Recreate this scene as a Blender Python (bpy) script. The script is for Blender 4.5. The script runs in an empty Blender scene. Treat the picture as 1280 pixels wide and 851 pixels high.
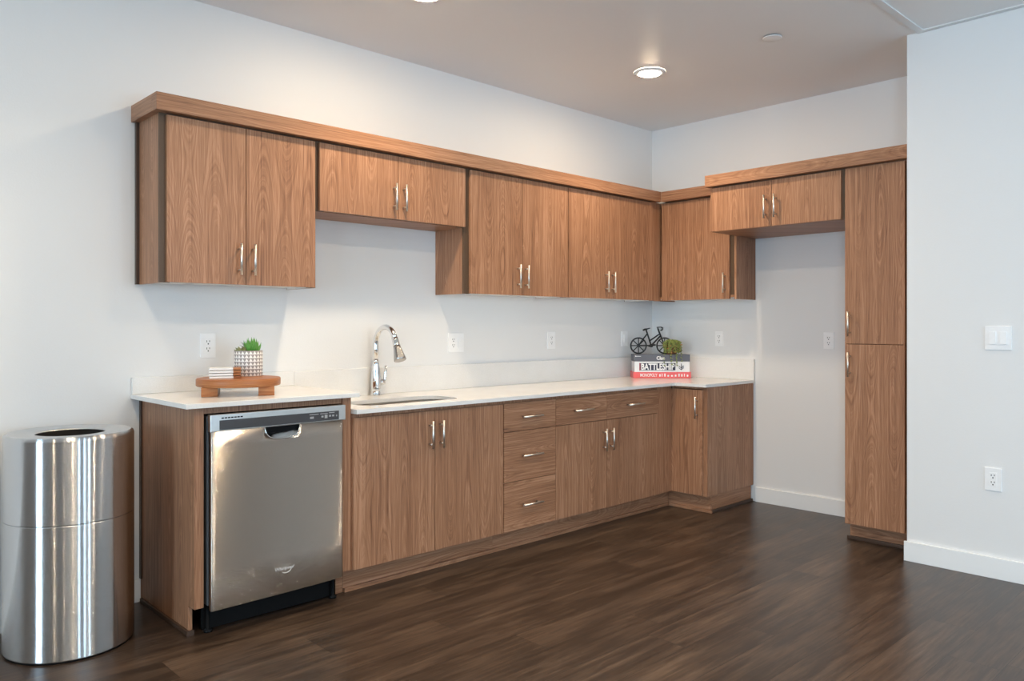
import bpy, bmesh, math, random
from mathutils import Vector, Matrix

random.seed(7)
scene = bpy.context.scene
COL = scene.collection

# ------------------------------------------------------------------ camera, world, exposure
CAM = (-5.1434, -3.7529, 1.2465)
cam_data = bpy.data.cameras.new('camera')
cam = bpy.data.objects.new('camera', cam_data)
COL.objects.link(cam)
cam.location = CAM
cam.rotation_euler = (math.pi / 2, 0, -0.7643)
cam_data.sensor_fit = 'HORIZONTAL'
cam_data.sensor_width = 36
cam_data.lens = 984.1356 / 1280 * 36
cam_data.shift_y = -(425.5 - 407.96) / 1280
cam_data.clip_start = 0.05
scene.camera = cam

SKY_STRENGTH = 22.0
SKY_COLOR = (0.60, 0.83, 1.03)
LAMP_STRENGTH = 290.0
LAMP_POWER = 4.8
LAMP_SPREAD = 120
LAMP_COLOR = (1.0, 0.79, 0.54)

scene.view_settings.view_transform = 'Standard'
scene.view_settings.look = 'None'
scene.view_settings.gamma = 1.0
scene.view_settings.use_curve_mapping = False
scene.view_settings.exposure = 0.05
scene.cycles.use_denoising = True
scene.cycles.max_bounces = 10
scene.cycles.diffuse_bounces = 6
scene.cycles.glossy_bounces = 5
scene.cycles.transparent_max_bounces = 8
scene.cycles.caustics_reflective = False
scene.cycles.caustics_refractive = False
scene.cycles.sample_clamp_indirect = 6.0

world = bpy.data.worlds.new('daylight')
scene.world = world
world.use_nodes = True
bg = world.node_tree.nodes['Background']
bg.inputs['Color'].default_value = (*SKY_COLOR, 1)
bg.inputs['Strength'].default_value = SKY_STRENGTH

H = 2.798            # ceiling height
XL, YF = -8.6, -7.2  # left wall, front wall (both behind the camera)
WIN = [(-2.7, -1.75), (-5.15, -4.6), (-6.2, -5.4)]                      # windows in the left wall, y ranges
FILL_WIN = [(-4.45, -4.05), (-3.3, -2.88), (-2.25, -1.83)]                   # unseen front-wall windows, added for light on the cabinet fronts; x ranges
WZ = (0.35, 2.45)
for (y0, y1) in WIN:                                   # light portals filling the openings
    ld = bpy.data.lights.new('window_portal', 'AREA')
    ld.shape = 'RECTANGLE'
    ld.size = y1 - y0
    ld.size_y = WZ[1] - WZ[0]
    ld.cycles.is_portal = True
    lo = bpy.data.objects.new('window_portal', ld)
    lo.location = (XL - 0.08, (y0 + y1) / 2, (WZ[0] + WZ[1]) / 2)
    lo.rotation_euler = (math.pi / 2, 0, -math.pi / 2)
    COL.objects.link(lo)
for (x0, x1) in FILL_WIN:
    ld = bpy.data.lights.new('window_portal', 'AREA')
    ld.shape = 'RECTANGLE'
    ld.size = x1 - x0
    ld.size_y = WZ[1] - WZ[0]
    ld.cycles.is_portal = True
    lo = bpy.data.objects.new('window_portal', ld)
    lo.location = ((x0 + x1) / 2, YF - 0.08, (WZ[0] + WZ[1]) / 2)
    lo.rotation_euler = (math.pi / 2, 0, 0)
    COL.objects.link(lo)

# ------------------------------------------------------------------ material helpers
class NT:
    def __init__(self, name):
        self.m = bpy.data.materials.new(name)
        self.m.use_nodes = True
        self.t = self.m.node_tree
        self.b = self.t.nodes['Principled BSDF']

    def n(self, typ, **kw):
        nd = self.t.nodes.new(typ)
        for k, v in kw.items():
            setattr(nd, k, v)
        return nd

    def l(self, a, b):
        self.t.links.new(a, b)

    def val(self, sock, v):
        if hasattr(v, 'is_linked') or isinstance(v, bpy.types.NodeSocket):
            self.l(v, sock)
        else:
            sock.default_value = v

    def math(self, op, a, b=0.0, c=None):
        nd = self.n('ShaderNodeMath', operation=op)
        self.val(nd.inputs[0], a)
        self.val(nd.inputs[1], b)
        if c is not None:
            self.val(nd.inputs[2], c)
        return nd.outputs[0]

    def xyz(self, x, y, z):
        nd = self.n('ShaderNodeCombineXYZ')
        self.val(nd.inputs[0], x); self.val(nd.inputs[1], y); self.val(nd.inputs[2], z)
        return nd.outputs[0]

    def noise(self, vec, scale=1.0, detail=2.0, rough=0.5, dist=0.0):
        nd = self.n('ShaderNodeTexNoise')
        self.l(vec, nd.inputs['Vector'])
        nd.inputs['Scale'].default_value = scale
        nd.inputs['Detail'].default_value = detail
        nd.inputs['Roughness'].default_value = rough
        nd.inputs['Distortion'].default_value = dist
        return nd.outputs['Fac']

    def ramp(self, fac, stops):
        nd = self.n('ShaderNodeValToRGB')
        e = nd.color_ramp.elements
        while len(e) < len(stops):
            e.new(0.5)
        for i, (p, c) in enumerate(stops):
            e[i].position = p
            e[i].color = (*c, 1)
        self.val(nd.inputs[0], fac)
        return nd.outputs[0]

    def bump(self, height, strength, dist=0.001):
        nd = self.n('ShaderNodeBump')
        nd.inputs['Strength'].default_value = strength
        nd.inputs['Distance'].default_value = dist
        self.l(height, nd.inputs['Height'])
        self.l(nd.outputs[0], self.b.inputs['Normal'])

    def set(self, **kw):
        for k, v in kw.items():
            self.val(self.b.inputs[k.replace('_', ' ')], v)
        return self.m


def plain(name, col, rough=0.5, metal=0.0, spec=0.5):
    t = NT(name)
    co = t.n('ShaderNodeTexCoord').outputs['Object']
    f = t.noise(co, 60.0, 2.0)
    lo = tuple(c * 0.985 for c in col)
    hi = tuple(min(1, c * 1.015) for c in col)
    t.l(t.ramp(f, [(0.3, lo), (0.7, hi)]), t.b.inputs['Base Color'])
    return t.set(Roughness=rough, Metallic=metal, **{'Specular_IOR_Level': spec})


def paint(name, col, rough=0.55, bump=0.25, scale=130):
    t = NT(name)
    co = t.n('ShaderNodeTexCoord').outputs['Object']
    f = t.noise(co, scale, 3.0, 0.6)
    g = t.noise(co, 1.3, 2.0)
    lo = tuple(c * 0.985 for c in col)
    t.l(t.ramp(g, [(0.3, lo), (0.7, col)]), t.b.inputs['Base Color'])
    t.bump(f, bump, 0.002)
    return t.set(Roughness=rough)


def walnut(name, axis, dark=1.0):
    """walnut laminate; axis 'z' = upright grain, 'h' = grain running along the face"""
    t = NT(name)
    co = t.n('ShaderNodeTexCoord').outputs['Object']
    s = t.n('ShaderNodeSeparateXYZ'); t.l(co, s.inputs[0])
    oi = t.n('ShaderNodeObjectInfo').outputs['Random']
    across = t.math('ADD', s.outputs[0], s.outputs[1])
    u, w = (across, s.outputs[2]) if axis == 'z' else (s.outputs[2], across)
    u = t.math('ADD', u, t.math('MULTIPLY', oi, 13.7))
    w = t.math('ADD', w, t.math('MULTIPLY', oi, 31.3))
    wob = t.noise(t.xyz(t.math('MULTIPLY', u, 2.0), t.math('MULTIPLY', w, 1.6), oi), 1.0, 2.0)
    u2 = t.math('ADD', u, t.math('MULTIPLY', wob, 0.05))
    B = 0.118
    q = t.math('DIVIDE', u2, B)
    k = t.math('FLOOR', q)
    f = t.math('SUBTRACT', t.math('SUBTRACT', q, k), 0.5)
    wn = t.n('ShaderNodeTexWhiteNoise', noise_dimensions='1D')
    t.l(t.math('ADD', k, t.math('MULTIPLY', oi, 50.0)), wn.inputs['W'])
    r = wn.outputs['Value']
    # flat-sawn arches: distance from a log axis that slowly drifts along the board
    dn = t.noise(t.xyz(t.math('MULTIPLY', r, 40.0), t.math('MULTIPLY', w, 0.75), 0.0), 1.0, 1.0)
    dpt = t.math('ADD', t.math('MULTIPLY', dn, 0.38), t.math('MULTIPLY', t.math('MULTIPLY', r, r), 0.30))
    fb = t.math('MULTIPLY', f, B)
    rad = t.math('SQRT', t.math('ADD', t.math('MULTIPLY', t.math('MULTIPLY', fb, fb), 8.0), t.math('MULTIPLY', dpt, dpt)))
    small = t.noise(t.xyz(t.math('MULTIPLY', u, 40.0), t.math('MULTIPLY', w, 5.0), r), 1.0, 2.0)
    rr = t.math('ADD', rad, t.math('MULTIPLY', small, 0.008))
    ring = t.noise(t.xyz(t.math('MULTIPLY', rr, 190.0), t.math('MULTIPLY', r, 9.0), 0.0), 1.0, 3.0, 0.65)
    streak = t.noise(t.xyz(t.math('MULTIPLY', u, 110.0), t.math('MULTIPLY', w, 1.4), 3.0), 1.0, 3.0, 0.65)
    pore = t.noise(t.xyz(t.math('MULTIPLY', u, 420.0), t.math('MULTIPLY', w, 9.0), 1.0), 1.0, 2.0, 0.6)
    fleck = t.noise(t.xyz(t.math('MULTIPLY', t.math('ADD', u, t.math('MULTIPLY', rr, 0.25)), 230.0), t.math('MULTIPLY', w, 7.0), 5.0), 1.0, 1.0)
    fl = t.n('ShaderNodeMapRange'); fl.clamp = True
    t.l(fleck, fl.inputs[0]); fl.inputs[1].default_value = 0.62; fl.inputs[2].default_value = 0.72
    tone = t.noise(t.xyz(t.math('MULTIPLY', u, 7.0), t.math('MULTIPLY', w, 0.6), 7.0), 1.0, 2.0)
    v = t.math('MULTIPLY', ring, 0.39)
    v = t.math('ADD', v, t.math('MULTIPLY', streak, 0.40))
    v = t.math('ADD', v, t.math('MULTIPLY', pore, 0.20))
    v = t.math('ADD', v, t.math('MULTIPLY', tone, 0.20))
    v = t.math('SUBTRACT', v, t.math('MULTIPLY', fl.outputs[0], 0.07))
    d = dark * 1.1
    c = t.ramp(v, [(0.40, (0.105 * d, 0.047 * d, 0.025 * d)), (0.50, (0.224 * d, 0.103 * d, 0.055 * d)),
                   (0.60, (0.322 * d, 0.160 * d, 0.086 * d)), (0.71, (0.455 * d, 0.246 * d, 0.146 * d))])
    t.l(c, t.b.inputs['Base Color'])
    t.bump(pore, 0.04, 0.0005)
    return t.set(Roughness=0.42, **{'Specular_IOR_Level': 0.4})


def brushed(name, col, rough, aniso, axis_scale, rot=0.25, scratch=0.0):
    t = NT(name)
    co = t.n('ShaderNodeTexCoord').outputs['Object']
    mp = t.n('ShaderNodeMapping'); mp.inputs['Scale'].default_value = axis_scale
    t.l(co, mp.inputs['Vector'])
    f = t.noise(mp.outputs[0], 1.0, 2.0)
    lo = tuple(c * 0.97 for c in col); hi = tuple(min(1, c * 1.03) for c in col)
    t.l(t.ramp(f, [(0.3, lo), (0.7, hi)]), t.b.inputs['Base Color'])
    if scratch > 0:            # fine level brush lines scatter reflections up and down
        s = t.n('ShaderNodeSeparateXYZ'); t.l(co, s.inputs[0])
        tilt = None
        for ka, kb in ((91000.0, 7300.0), (53000.0, 11900.0)):
            wn = t.n('ShaderNodeTexWhiteNoise', noise_dimensions='2D')
            t.l(t.xyz(t.math('MULTIPLY', s.outputs[2], ka), t.math('MULTIPLY', t.math('ADD', s.outputs[0], s.outputs[1]), kb), 0.0), wn.inputs['Vector'])
            tilt = wn.outputs['Value'] if tilt is None else t.math('ADD', tilt, wn.outputs['Value'])
        tilt = t.math('MULTIPLY', t.math('SUBTRACT', tilt, 1.0), scratch)
        geo = t.n('ShaderNodeNewGeometry')
        va = t.n('ShaderNodeVectorMath', operation='ADD')
        t.l(geo.outputs['Normal'], va.inputs[0]); t.l(t.xyz(0.0, 0.0, tilt), va.inputs[1])
        vn = t.n('ShaderNodeVectorMath', operation='NORMALIZE'); t.l(va.outputs[0], vn.inputs[0])
        t.l(vn.outputs[0], t.b.inputs['Normal'])
    tg = t.n('ShaderNodeTangent', direction_type='RADIAL', axis='Z')
    t.l(tg.outputs[0], t.b.inputs['Tangent'])
    return t.set(Metallic=1.0, Roughness=rough, Anisotropic=aniso, **{'Anisotropic_Rotation': rot})


def plank_floor():
    t = NT('dark_plank_floor')
    co = t.n('ShaderNodeTexCoord').outputs['Object']
    s = t.n('ShaderNodeSeparateXYZ'); t.l(co, s.inputs[0])
    PW, PL = 0.182, 1.22
    qy = t.math('DIVIDE', t.math('ADD', s.outputs[1], 0.05), PW)
    row = t.math('FLOOR', qy); fy = t.math('SUBTRACT', qy, row)
    wn = t.n('ShaderNodeTexWhiteNoise', noise_dimensions='1D'); t.l(row, wn.inputs['W'])
    qx = t.math('ADD', t.math('DIVIDE', s.outputs[0], PL), t.math('MULTIPLY', wn.outputs['Value'], 5.0))
    seg = t.math('FLOOR', qx); fx = t.math('SUBTRACT', qx, seg)
    w2 = t.n('ShaderNodeTexWhiteNoise', noise_dimensions='2D'); t.l(t.xyz(row, seg, 0.0), w2.inputs['Vector'])
    pr = w2.outputs['Value']
    off = t.math('MULTIPLY', pr, 37.0)
    g1 = t.noise(t.xyz(t.math('ADD', t.math('MULTIPLY', s.outputs[0], 1.6), off), t.math('MULTIPLY', s.outputs[1], 20.0), off), 1.0, 5.0, 0.68, 0.5)
    g2 = t.noise(t.xyz(t.math('ADD', t.math('MULTIPLY', s.outputs[0], 5.0), off), t.math('MULTIPLY', s.outputs[1], 95.0), off), 1.0, 3.0, 0.6)
    g3 = t.noise(t.xyz(t.math('ADD', t.math('MULTIPLY', s.outputs[0], 2.5), off), t.math('MULTIPLY', s.outputs[1], 4.0), off), 1.0, 2.0)
    v = t.math('ADD', t.math('MULTIPLY', g1, 0.52), t.math('MULTIPLY', g2, 0.32))
    v = t.math('ADD', v, t.math('MULTIPLY', g3, 0.24))
    v = t.math('ADD', v, t.math('MULTIPLY', pr, 0.05))
    c = t.ramp(v, [(0.34, (0.010, 0.0062, 0.0042)), (0.52, (0.033, 0.0205, 0.0135)), (0.64, (0.080, 0.052, 0.035)), (0.78, (0.150, 0.104, 0.072))])
    ey = t.math('MULTIPLY', t.math('MINIMUM', fy, t.math('SUBTRACT', 1.0, fy)), PW)
    ex = t.math('MULTIPLY', t.math('MINIMUM', fx, t.math('SUBTRACT', 1.0, fx)), PL)
    e = t.math('MINIMUM', ey, ex)
    seam = t.math('GREATER_THAN', e, 0.0012)
    mx = t.n('ShaderNodeMix', data_type='RGBA')
    t.l(seam, mx.inputs[0]); mx.inputs[6].default_value = (0.012, 0.008, 0.006, 1); t.l(c, mx.inputs[7])
    t.l(mx.outputs[2], t.b.inputs['Base Color'])
    hgt = t.math('ADD', t.math('MULTIPLY', seam, 0.6), t.math('MULTIPLY', g2, 0.35))
    t.bump(hgt, 0.12, 0.001)
    ro = t.math('ADD', 0.25, t.math('MULTIPLY', g1, 0.16))
    t.val(t.b.inputs['Roughness'], ro)
    return t.set(**{'Specular_IOR_Level': 0.5})


def quartz():
    t = NT('white_quartz')
    co = t.n('ShaderNodeTexCoord').outputs['Object']
    f = t.noise(co, 240.0, 2.0); g = t.noise(co, 4.0, 3.0)
    v = t.math('ADD', t.math('MULTIPLY', f, 0.5), t.math('MULTIPLY', g, 0.5))
    t.l(t.ramp(v, [(0.35, (0.75, 0.74, 0.72)), (0.6, (0.81, 0.805, 0.79))]), t.b.inputs['Base Color'])
    return t.set(Roughness=0.16)


def triangle_pot():
    t = NT('triangle_pattern_ceramic')
    uv = t.n('ShaderNodeTexCoord').outputs['UV']
    s = t.n('ShaderNodeSeparateXYZ'); t.l(uv, s.inputs[0])
    a = t.math('FRACT', t.math('MULTIPLY', s.outputs[0], 22.0))
    b = t.math('FRACT', t.math('MULTIPLY', s.outputs[1], 7.0))
    tri = t.math('MULTIPLY', t.math('ABSOLUTE', t.math('SUBTRACT', a, 0.5)), 2.0)
    lim = t.math('SUBTRACT', 1.0, t.math('MULTIPLY', b, 1.12))
    inside = t.math('LESS_THAN', tri, lim)
    mx = t.n('ShaderNodeMix', data_type='RGBA')
    t.l(inside, mx.inputs[0]); mx.inputs[6].default_value = (0.30, 0.27, 0.26, 1); mx.inputs[7].default_value = (0.85, 0.83, 0.80, 1)
    t.l(mx.outputs[2], t.b.inputs['Base Color'])
    return t.set(Roughness=0.5)


def emitter(name, col, strength):
    t = NT(name)
    t.b.inputs['Base Color'].default_value = (0.8, 0.8, 0.8, 1)
    t.b.inputs['Emission Color'].default_value = (*col, 1)
    t.b.inputs['Emission Strength'].default_value = strength
    return t.m


def window_glass():
    t = NT('window_glass')
    out = t.t.nodes['Material Output']
    tr = t.n('ShaderNodeBsdfTransparent'); gl = t.n('ShaderNodeBsdfGlossy')
    gl.inputs['Roughness'].default_value = 0.02
    fr = t.n('ShaderNodeFresnel'); fr.inputs[0].default_value = 1.45
    mx = t.n('ShaderNodeMixShader')
    t.l(fr.outputs[0], mx.inputs[0]); t.l(tr.outputs[0], mx.inputs[1]); t.l(gl.outputs[0], mx.inputs[2])
    t.l(mx.outputs[0], out.inputs['Surface'])
    return t.m


M = dict(
    wall=paint('white_wall_paint', (0.80, 0.80, 0.795), 0.55, 0.22),
    ceil=paint('ceiling_paint', (0.84, 0.83, 0.82), 0.42, 0.25, 90),
    trimw=paint('white_trim_paint', (0.86, 0.87, 0.87), 0.35, 0.02),
    ceiltrim=paint('ceiling_trim_paint', (0.74, 0.745, 0.745), 0.4, 0.02),
    floor=plank_floor(),
    wood=walnut('walnut_upright_grain', 'z'),
    woodh=walnut('walnut_level_grain', 'h'),
    melamine=plain('white_melamine', (0.75, 0.74, 0.72), 0.4),
    shadowgap=plain('dark_cabinet_interior', (0.035, 0.02, 0.013), 0.7),
    edging_and_shade=plain('dark_edge_and_shade', (0.105, 0.060, 0.032), 0.5),  # stile edge colour, also the painted shade on the top rails
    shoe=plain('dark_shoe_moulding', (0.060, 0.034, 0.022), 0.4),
    nickel=plain('satin_nickel', (0.78, 0.74, 0.68), 0.36, 1.0),
    quartz=quartz(),
    steel_can=brushed('brushed_can_steel', (0.64, 0.65, 0.66), 0.20, 1.0, (20, 20, 900), 0.25, 0.75),
    steel_top=brushed('brushed_can_top', (0.62, 0.63, 0.64), 0.30, 0.6, (60, 60, 60), 0.0),
    steel_dw=brushed('brushed_appliance_steel', (0.69, 0.615, 0.54), 0.21, 1.0, (4, 4, 900), 0.25, 1.15),
    steel_strip=plain('satin_steel_strip', (0.66, 0.65, 0.63), 0.32, 1.0),
    steel_sink=plain('sink_steel', (0.74, 0.69, 0.62), 0.5, 0.85),
    chrome=plain('chrome', (0.80, 0.81, 0.82), 0.06, 1.0),
    chrome_soft=plain('matte_spray_head', (0.42, 0.42, 0.42), 0.25, 1.0),
    panel=plain('charcoal_control_glass', (0.055, 0.055, 0.06), 0.25),
    printing=plain('grey_panel_printing', (0.35, 0.35, 0.36), 0.5),
    silver=plain('pale_silver_print', (0.72, 0.71, 0.69), 0.35),
    blackp=plain('black_plastic', (0.006, 0.006, 0.0065), 0.7, 0.0, 0.15),
    dwside=plain('dark_door_edge', (0.10, 0.11, 0.12), 0.45),
    plate=plain('white_plastic_plate', (0.90, 0.90, 0.90), 0.3),
    slot=plain('dark_slot', (0.06, 0.06, 0.06), 0.6),
    acacia=walnut('acacia_tray_wood', 'h', 1.0),
    marble=plain('white_marble', (0.84, 0.83, 0.81), 0.25),
    potpat=triangle_pot(),
    soil=plain('dark_soil', (0.03, 0.02, 0.014), 0.9),
    greenleaf=plain('bright_green_leaf', (0.10, 0.30, 0.045), 0.4),
    darkleaf=plain('dark_thin_leaf', (0.055, 0.07, 0.03), 0.5),
    olive=plain('olive_rosette_leaf', (0.17, 0.19, 0.075), 0.5),
    vine=plain('mossy_vine_leaf', (0.25, 0.30, 0.075), 0.45),
    amber=plain('amber_bead_leaf', (0.42, 0.22, 0.06), 0.5),
    terracotta=plain('brown_pot', (0.20, 0.085, 0.04), 0.6),
    iron=plain('black_iron', (0.012, 0.012, 0.012), 0.45),
    slate=plain('slate_box_card', (0.105, 0.105, 0.125), 0.35),
    whitebox=plain('white_box_card', (0.80, 0.80, 0.80), 0.35),
    redbox=plain('red_box_card', (0.78, 0.12, 0.12), 0.3),
    navy=plain('dark_navy_print', (0.03, 0.03, 0.055), 0.4),
    maroon=plain('dark_red_print', (0.30, 0.02, 0.04), 0.4),
    whiteink=plain('white_print', (0.86, 0.85, 0.84), 0.4),
    lens=emitter('lamp_lens', LAMP_COLOR, LAMP_STRENGTH),
    lens_dim=emitter('dimmed_lamp_lens', LAMP_COLOR, LAMP_STRENGTH * 0.15),
    glass=window_glass(),
)
# the tray is a lighter orange acacia: own ramp colours
for nd in M['acacia'].node_tree.nodes:
    if nd.type == 'VALTORGB':
        cols = [(0.11, 0.030, 0.011), (0.25, 0.080, 0.026), (0.36, 0.135, 0.046), (0.44, 0.20, 0.080)]
        for e, c in zip(nd.color_ramp.elements, cols):
            e.color = (*c, 1)

# ------------------------------------------------------------------ geometry helpers
ORG = {}     # world origin of every object

def box(bm, x0, x1, y0, y1, z0, z1, b=0.0, mat=None):
    x0, x1 = min(x0, x1), max(x0, x1); y0, y1 = min(y0, y1), max(y0, y1); z0, z1 = min(z0, z1), max(z0, z1)
    vs = [bm.verts.new((x, y, z)) for x in (x0, x1) for y in (y0, y1) for z in (z0, z1)]
    idx = [(0, 1, 3, 2), (4, 6, 7, 5), (0, 4, 5, 1), (2, 3, 7, 6), (0, 2, 6, 4), (1, 5, 7, 3)]
    fs = [bm.faces.new([vs[i] for i in f]) for f in idx]
    if b > 0:
        es = list({e for f in fs for e in f.edges})
        r = bmesh.ops.bevel(bm, geom=es, offset=b, segments=2, affect='EDGES', profile=0.7)
        vs = list({v for v in r['verts']} | {v for v in vs if v.is_valid})
    if mat is not None:
        bmesh.ops.transform(bm, matrix=mat, verts=[v for v in vs if v.is_valid])
    return vs


def B(*args, b=0.0012):
    bm = bmesh.new(); box(bm, *args, b=b); return bm


def tube(bm, pts, rad, seg=12, cap=True, mat=None):
    pts = [Vector(p) for p in pts]
    n = len(pts)
    rads = rad if isinstance(rad, (list, tuple)) else [rad] * n
    rings = []
    up = None
    for i, p in enumerate(pts):
        d = (pts[min(i + 1, n - 1)] - pts[max(i - 1, 0)]).normalized()
        if up is None:
            a = Vector((0, 0, 1)) if abs(d.z) < 0.9 else Vector((1, 0, 0))
            up = (a - d * a.dot(d)).normalized()
        else:
            up = (up - d * up.dot(d)).normalized()
        sd = d.cross(up)
        rings.append([bm.verts.new(p + (up * math.cos(t) + sd * math.sin(t)) * rads[i])
                      for t in [2 * math.pi * k / seg for k in range(seg)]])
    for a, c in zip(rings, rings[1:]):
        for k in range(seg):
            f = bm.faces.new((a[k], a[(k + 1) % seg], c[(k + 1) % seg], c[k])); f.smooth = True
    if cap:
        bm.faces.new(list(reversed(rings[0]))); bm.faces.new(rings[-1])
    vs = [v for r in rings for v in r]
    if mat is not None:
        bmesh.ops.transform(bm, matrix=mat, verts=vs)
    return vs


def lathe(bm, prof, c, seg=48, close_top=False, close_bot=False, uv=False):
    """profile of (r, z) turned about the vertical through c"""
    lay = bm.loops.layers.uv.verify() if uv else None
    rings = []
    for r, z in prof:
        rings.append([bm.verts.new((c[0] + r * math.cos(2 * math.pi * k / seg), c[1] + r * math.sin(2 * math.pi * k / seg), c[2] + z)) for k in range(seg)])
    for i, (a, d) in enumerate(zip(rings, rings[1:])):
        for k in range(seg):
            f = bm.faces.new((a[k], a[(k + 1) % seg], d[(k + 1) % seg], d[k]))
            f.smooth = True
            if uv:
                us = (k / seg, (k + 1) / seg, (k + 1) / seg, k / seg)
                z0, z1 = prof[0][1], prof[-1][1]
                vv = ((prof[i][1] - z0) / (z1 - z0), (prof[i + 1][1] - z0) / (z1 - z0))
                for lp, uu, v_ in zip(f.loops, us, (vv[0], vv[0], vv[1], vv[1])):
                    lp[lay].uv = (uu, v_)
    if close_bot:
        bm.faces.new(list(reversed(rings[0])))
    if close_top:
        bm.faces.new(rings[-1])
    return [v for r in rings for v in r]


def L(prof, c, **kw):
    bm = bmesh.new(); lathe(bm, prof, c, **kw); return bm


def blob(bm, c, s, rot=None, sub=1):
    m = Matrix.Translation(c) @ (rot or Matrix.Identity(4)) @ Matrix.Diagonal((*s, 1))
    r = bmesh.ops.create_icosphere(bm, subdivisions=sub, radius=1, matrix=m)
    for v in r['verts']:
        for f in v.link_faces:
            f.smooth = True


def prism(bm, pts, z0, z1):
    lo = [bm.verts.new((x, y, z0)) for x, y in pts]
    hi = [bm.verts.new((x, y, z1)) for x, y in pts]
    n = len(pts)
    for k in range(n):
        bm.faces.new((lo[k], lo[(k + 1) % n], hi[(k + 1) % n], hi[k]))
    bm.faces.new(list(reversed(lo))); bm.faces.new(hi)


def obj(name, bm, mat, parent=None, origin=None, label=None):
    bmesh.ops.recalc_face_normals(bm, faces=bm.faces[:])
    if origin is None:
        if parent is None:
            zs = [v.co.z for v in bm.verts]
            xs = [v.co.x for v in bm.verts]; ys = [v.co.y for v in bm.verts]
            origin = Vector(((min(xs) + max(xs)) / 2, (min(ys) + max(ys)) / 2, min(zs)))
        else:
            xs = [v.co.x for v in bm.verts]; ys = [v.co.y for v in bm.verts]; zs = [v.co.z for v in bm.verts]
            origin = Vector(((min(xs) + max(xs)) / 2, (min(ys) + max(ys)) / 2, (min(zs) + max(zs)) / 2))
    origin = Vector(origin)
    bmesh.ops.translate(bm, verts=bm.verts[:], vec=-origin)
    me = bpy.data.meshes.new(name)
    bm.to_mesh(me); bm.free()
    me.materials.append(mat)
    o = bpy.data.objects.new(name, me)
    COL.objects.link(o)
    ORG[o.name] = origin
    if parent is not None:
        o.parent = parent
        o.location = origin - ORG[parent.name]
    else:
        o.location = origin
    if label:
        o['label'] = label
    return o


def thing(name, label, cat, loc, group=None):
    o = bpy.data.objects.new(name, None)
    COL.objects.link(o)
    o.location = loc
    o.empty_display_size = 0.1
    ORG[o.name] = Vector(loc)
    return tag(o, label, cat, group)


def tag(o, label, cat, group=None):
    o['label'] = label; o['category'] = cat
    if group:
        o['group'] = group
    return o


def struct(name, bm, mat, parent=None):
    o = obj(name, bm, mat, parent)
    if parent is None:
        o['kind'] = 'structure'
    return o


def lettering(body, height, width, origin, right, up, depth=0.0006, bold=0.0, shear=0.0):
    """solid letters whose lower-left corner lies at origin, fitted to the width and height given"""
    cu = bpy.data.curves.new('lettering', 'FONT')
    cu.body = body; cu.size = 1.0; cu.extrude = 0.02; cu.offset = bold; cu.shear = shear
    cu.resolution_u = 3
    tmp = bpy.data.objects.new('lettering_tmp', cu)
    COL.objects.link(tmp)
    dg = bpy.context.evaluated_depsgraph_get()
    me = bpy.data.meshes.new_from_object(tmp.evaluated_get(dg))
    bm = bmesh.new(); bm.from_mesh(me)
    bpy.data.objects.remove(tmp); bpy.data.curves.remove(cu); bpy.data.meshes.remove(me)
    xs = [v.co.x for v in bm.verts]; ys = [v.co.y for v in bm.verts]
    x0, x1, y0, y1 = min(xs), max(xs), min(ys), max(ys)
    right, up, origin = Vector(right).normalized(), Vector(up).normalized(), Vector(origin)
    nrm = right.cross(up)
    for v in bm.verts:
        a = (v.co.x - x0) / (x1 - x0) * width; c = (v.co.y - y0) / (y1 - y0) * height
        v.co = origin + right * a + up * c + nrm * (v.co.z / 0.02 * depth)
    return bm


# ------------------------------------------------------------------ the room
struct('floor', B(XL, 0, YF, 0, -0.05, 0, b=0), M['floor'])
struct('ceiling', B(XL - 0.2, 0.2, YF - 0.2, 0.2, H, H + 0.1, b=0), M['ceil'])
struct('wall_back', B(XL, 0.12, 0, 0.12, 0, H, b=0), M['wall'])
struct('wall_right', B(0, 0.12, -2.18, 0, 0, H, b=0), M['wall'])
XS, YS = -0.7171, -2.18
struct('wall_jut', B(XS, 0.12, YF, YS, 0, H, b=0), M['wall'])
bm = bmesh.new()
edge = XL - 0.15
for (x0, x1) in FILL_WIN:
    box(bm, edge, x0, YF - 0.15, YF, 0, H); edge = x1
    box(bm, x0, x1, YF - 0.15, YF, 0, WZ[0]); box(bm, x0, x1, YF - 0.15, YF, WZ[1], H)
box(bm, edge, 0.12, YF - 0.15, YF, 0, H)
struct('wall_front', bm, M['wall'])
for i, (x0, x1) in enumerate(FILL_WIN):
    bm = bmesh.new()
    for a, c in ((x0, x0 + 0.05), (x1 - 0.05, x1)):
        box(bm, a, c, YF - 0.12, YF - 0.05, WZ[0], WZ[1])
    for a, c in ((WZ[0], WZ[0] + 0.05), (WZ[1] - 0.05, WZ[1]), (1.68, 1.72)):
        box(bm, x0 + 0.05, x1 - 0.05, YF - 0.12, YF - 0.05, a, c)
    w = struct('window_%d' % (i + 4), bm, M['trimw'])  # unseen window, added to light the room from behind the camera
    obj('pane', B(x0 + 0.05, x1 - 0.05, YF - 0.088, YF - 0.084, WZ[0] + 0.05, WZ[1] - 0.05, b=0), M['glass'], w)
bm = bmesh.new()
ys = sorted(WIN)
edge = YF
for (y0, y1) in ys:
    box(bm, XL - 0.15, XL, edge, y0, 0, H); edge = y1
    box(bm, XL - 0.15, XL, y0, y1, 0, WZ[0]); box(bm, XL - 0.15, XL, y0, y1, WZ[1], H)
box(bm, XL - 0.15, XL, edge, 0.12, 0, H)
struct('wall_left', bm, M['wall'])
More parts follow.
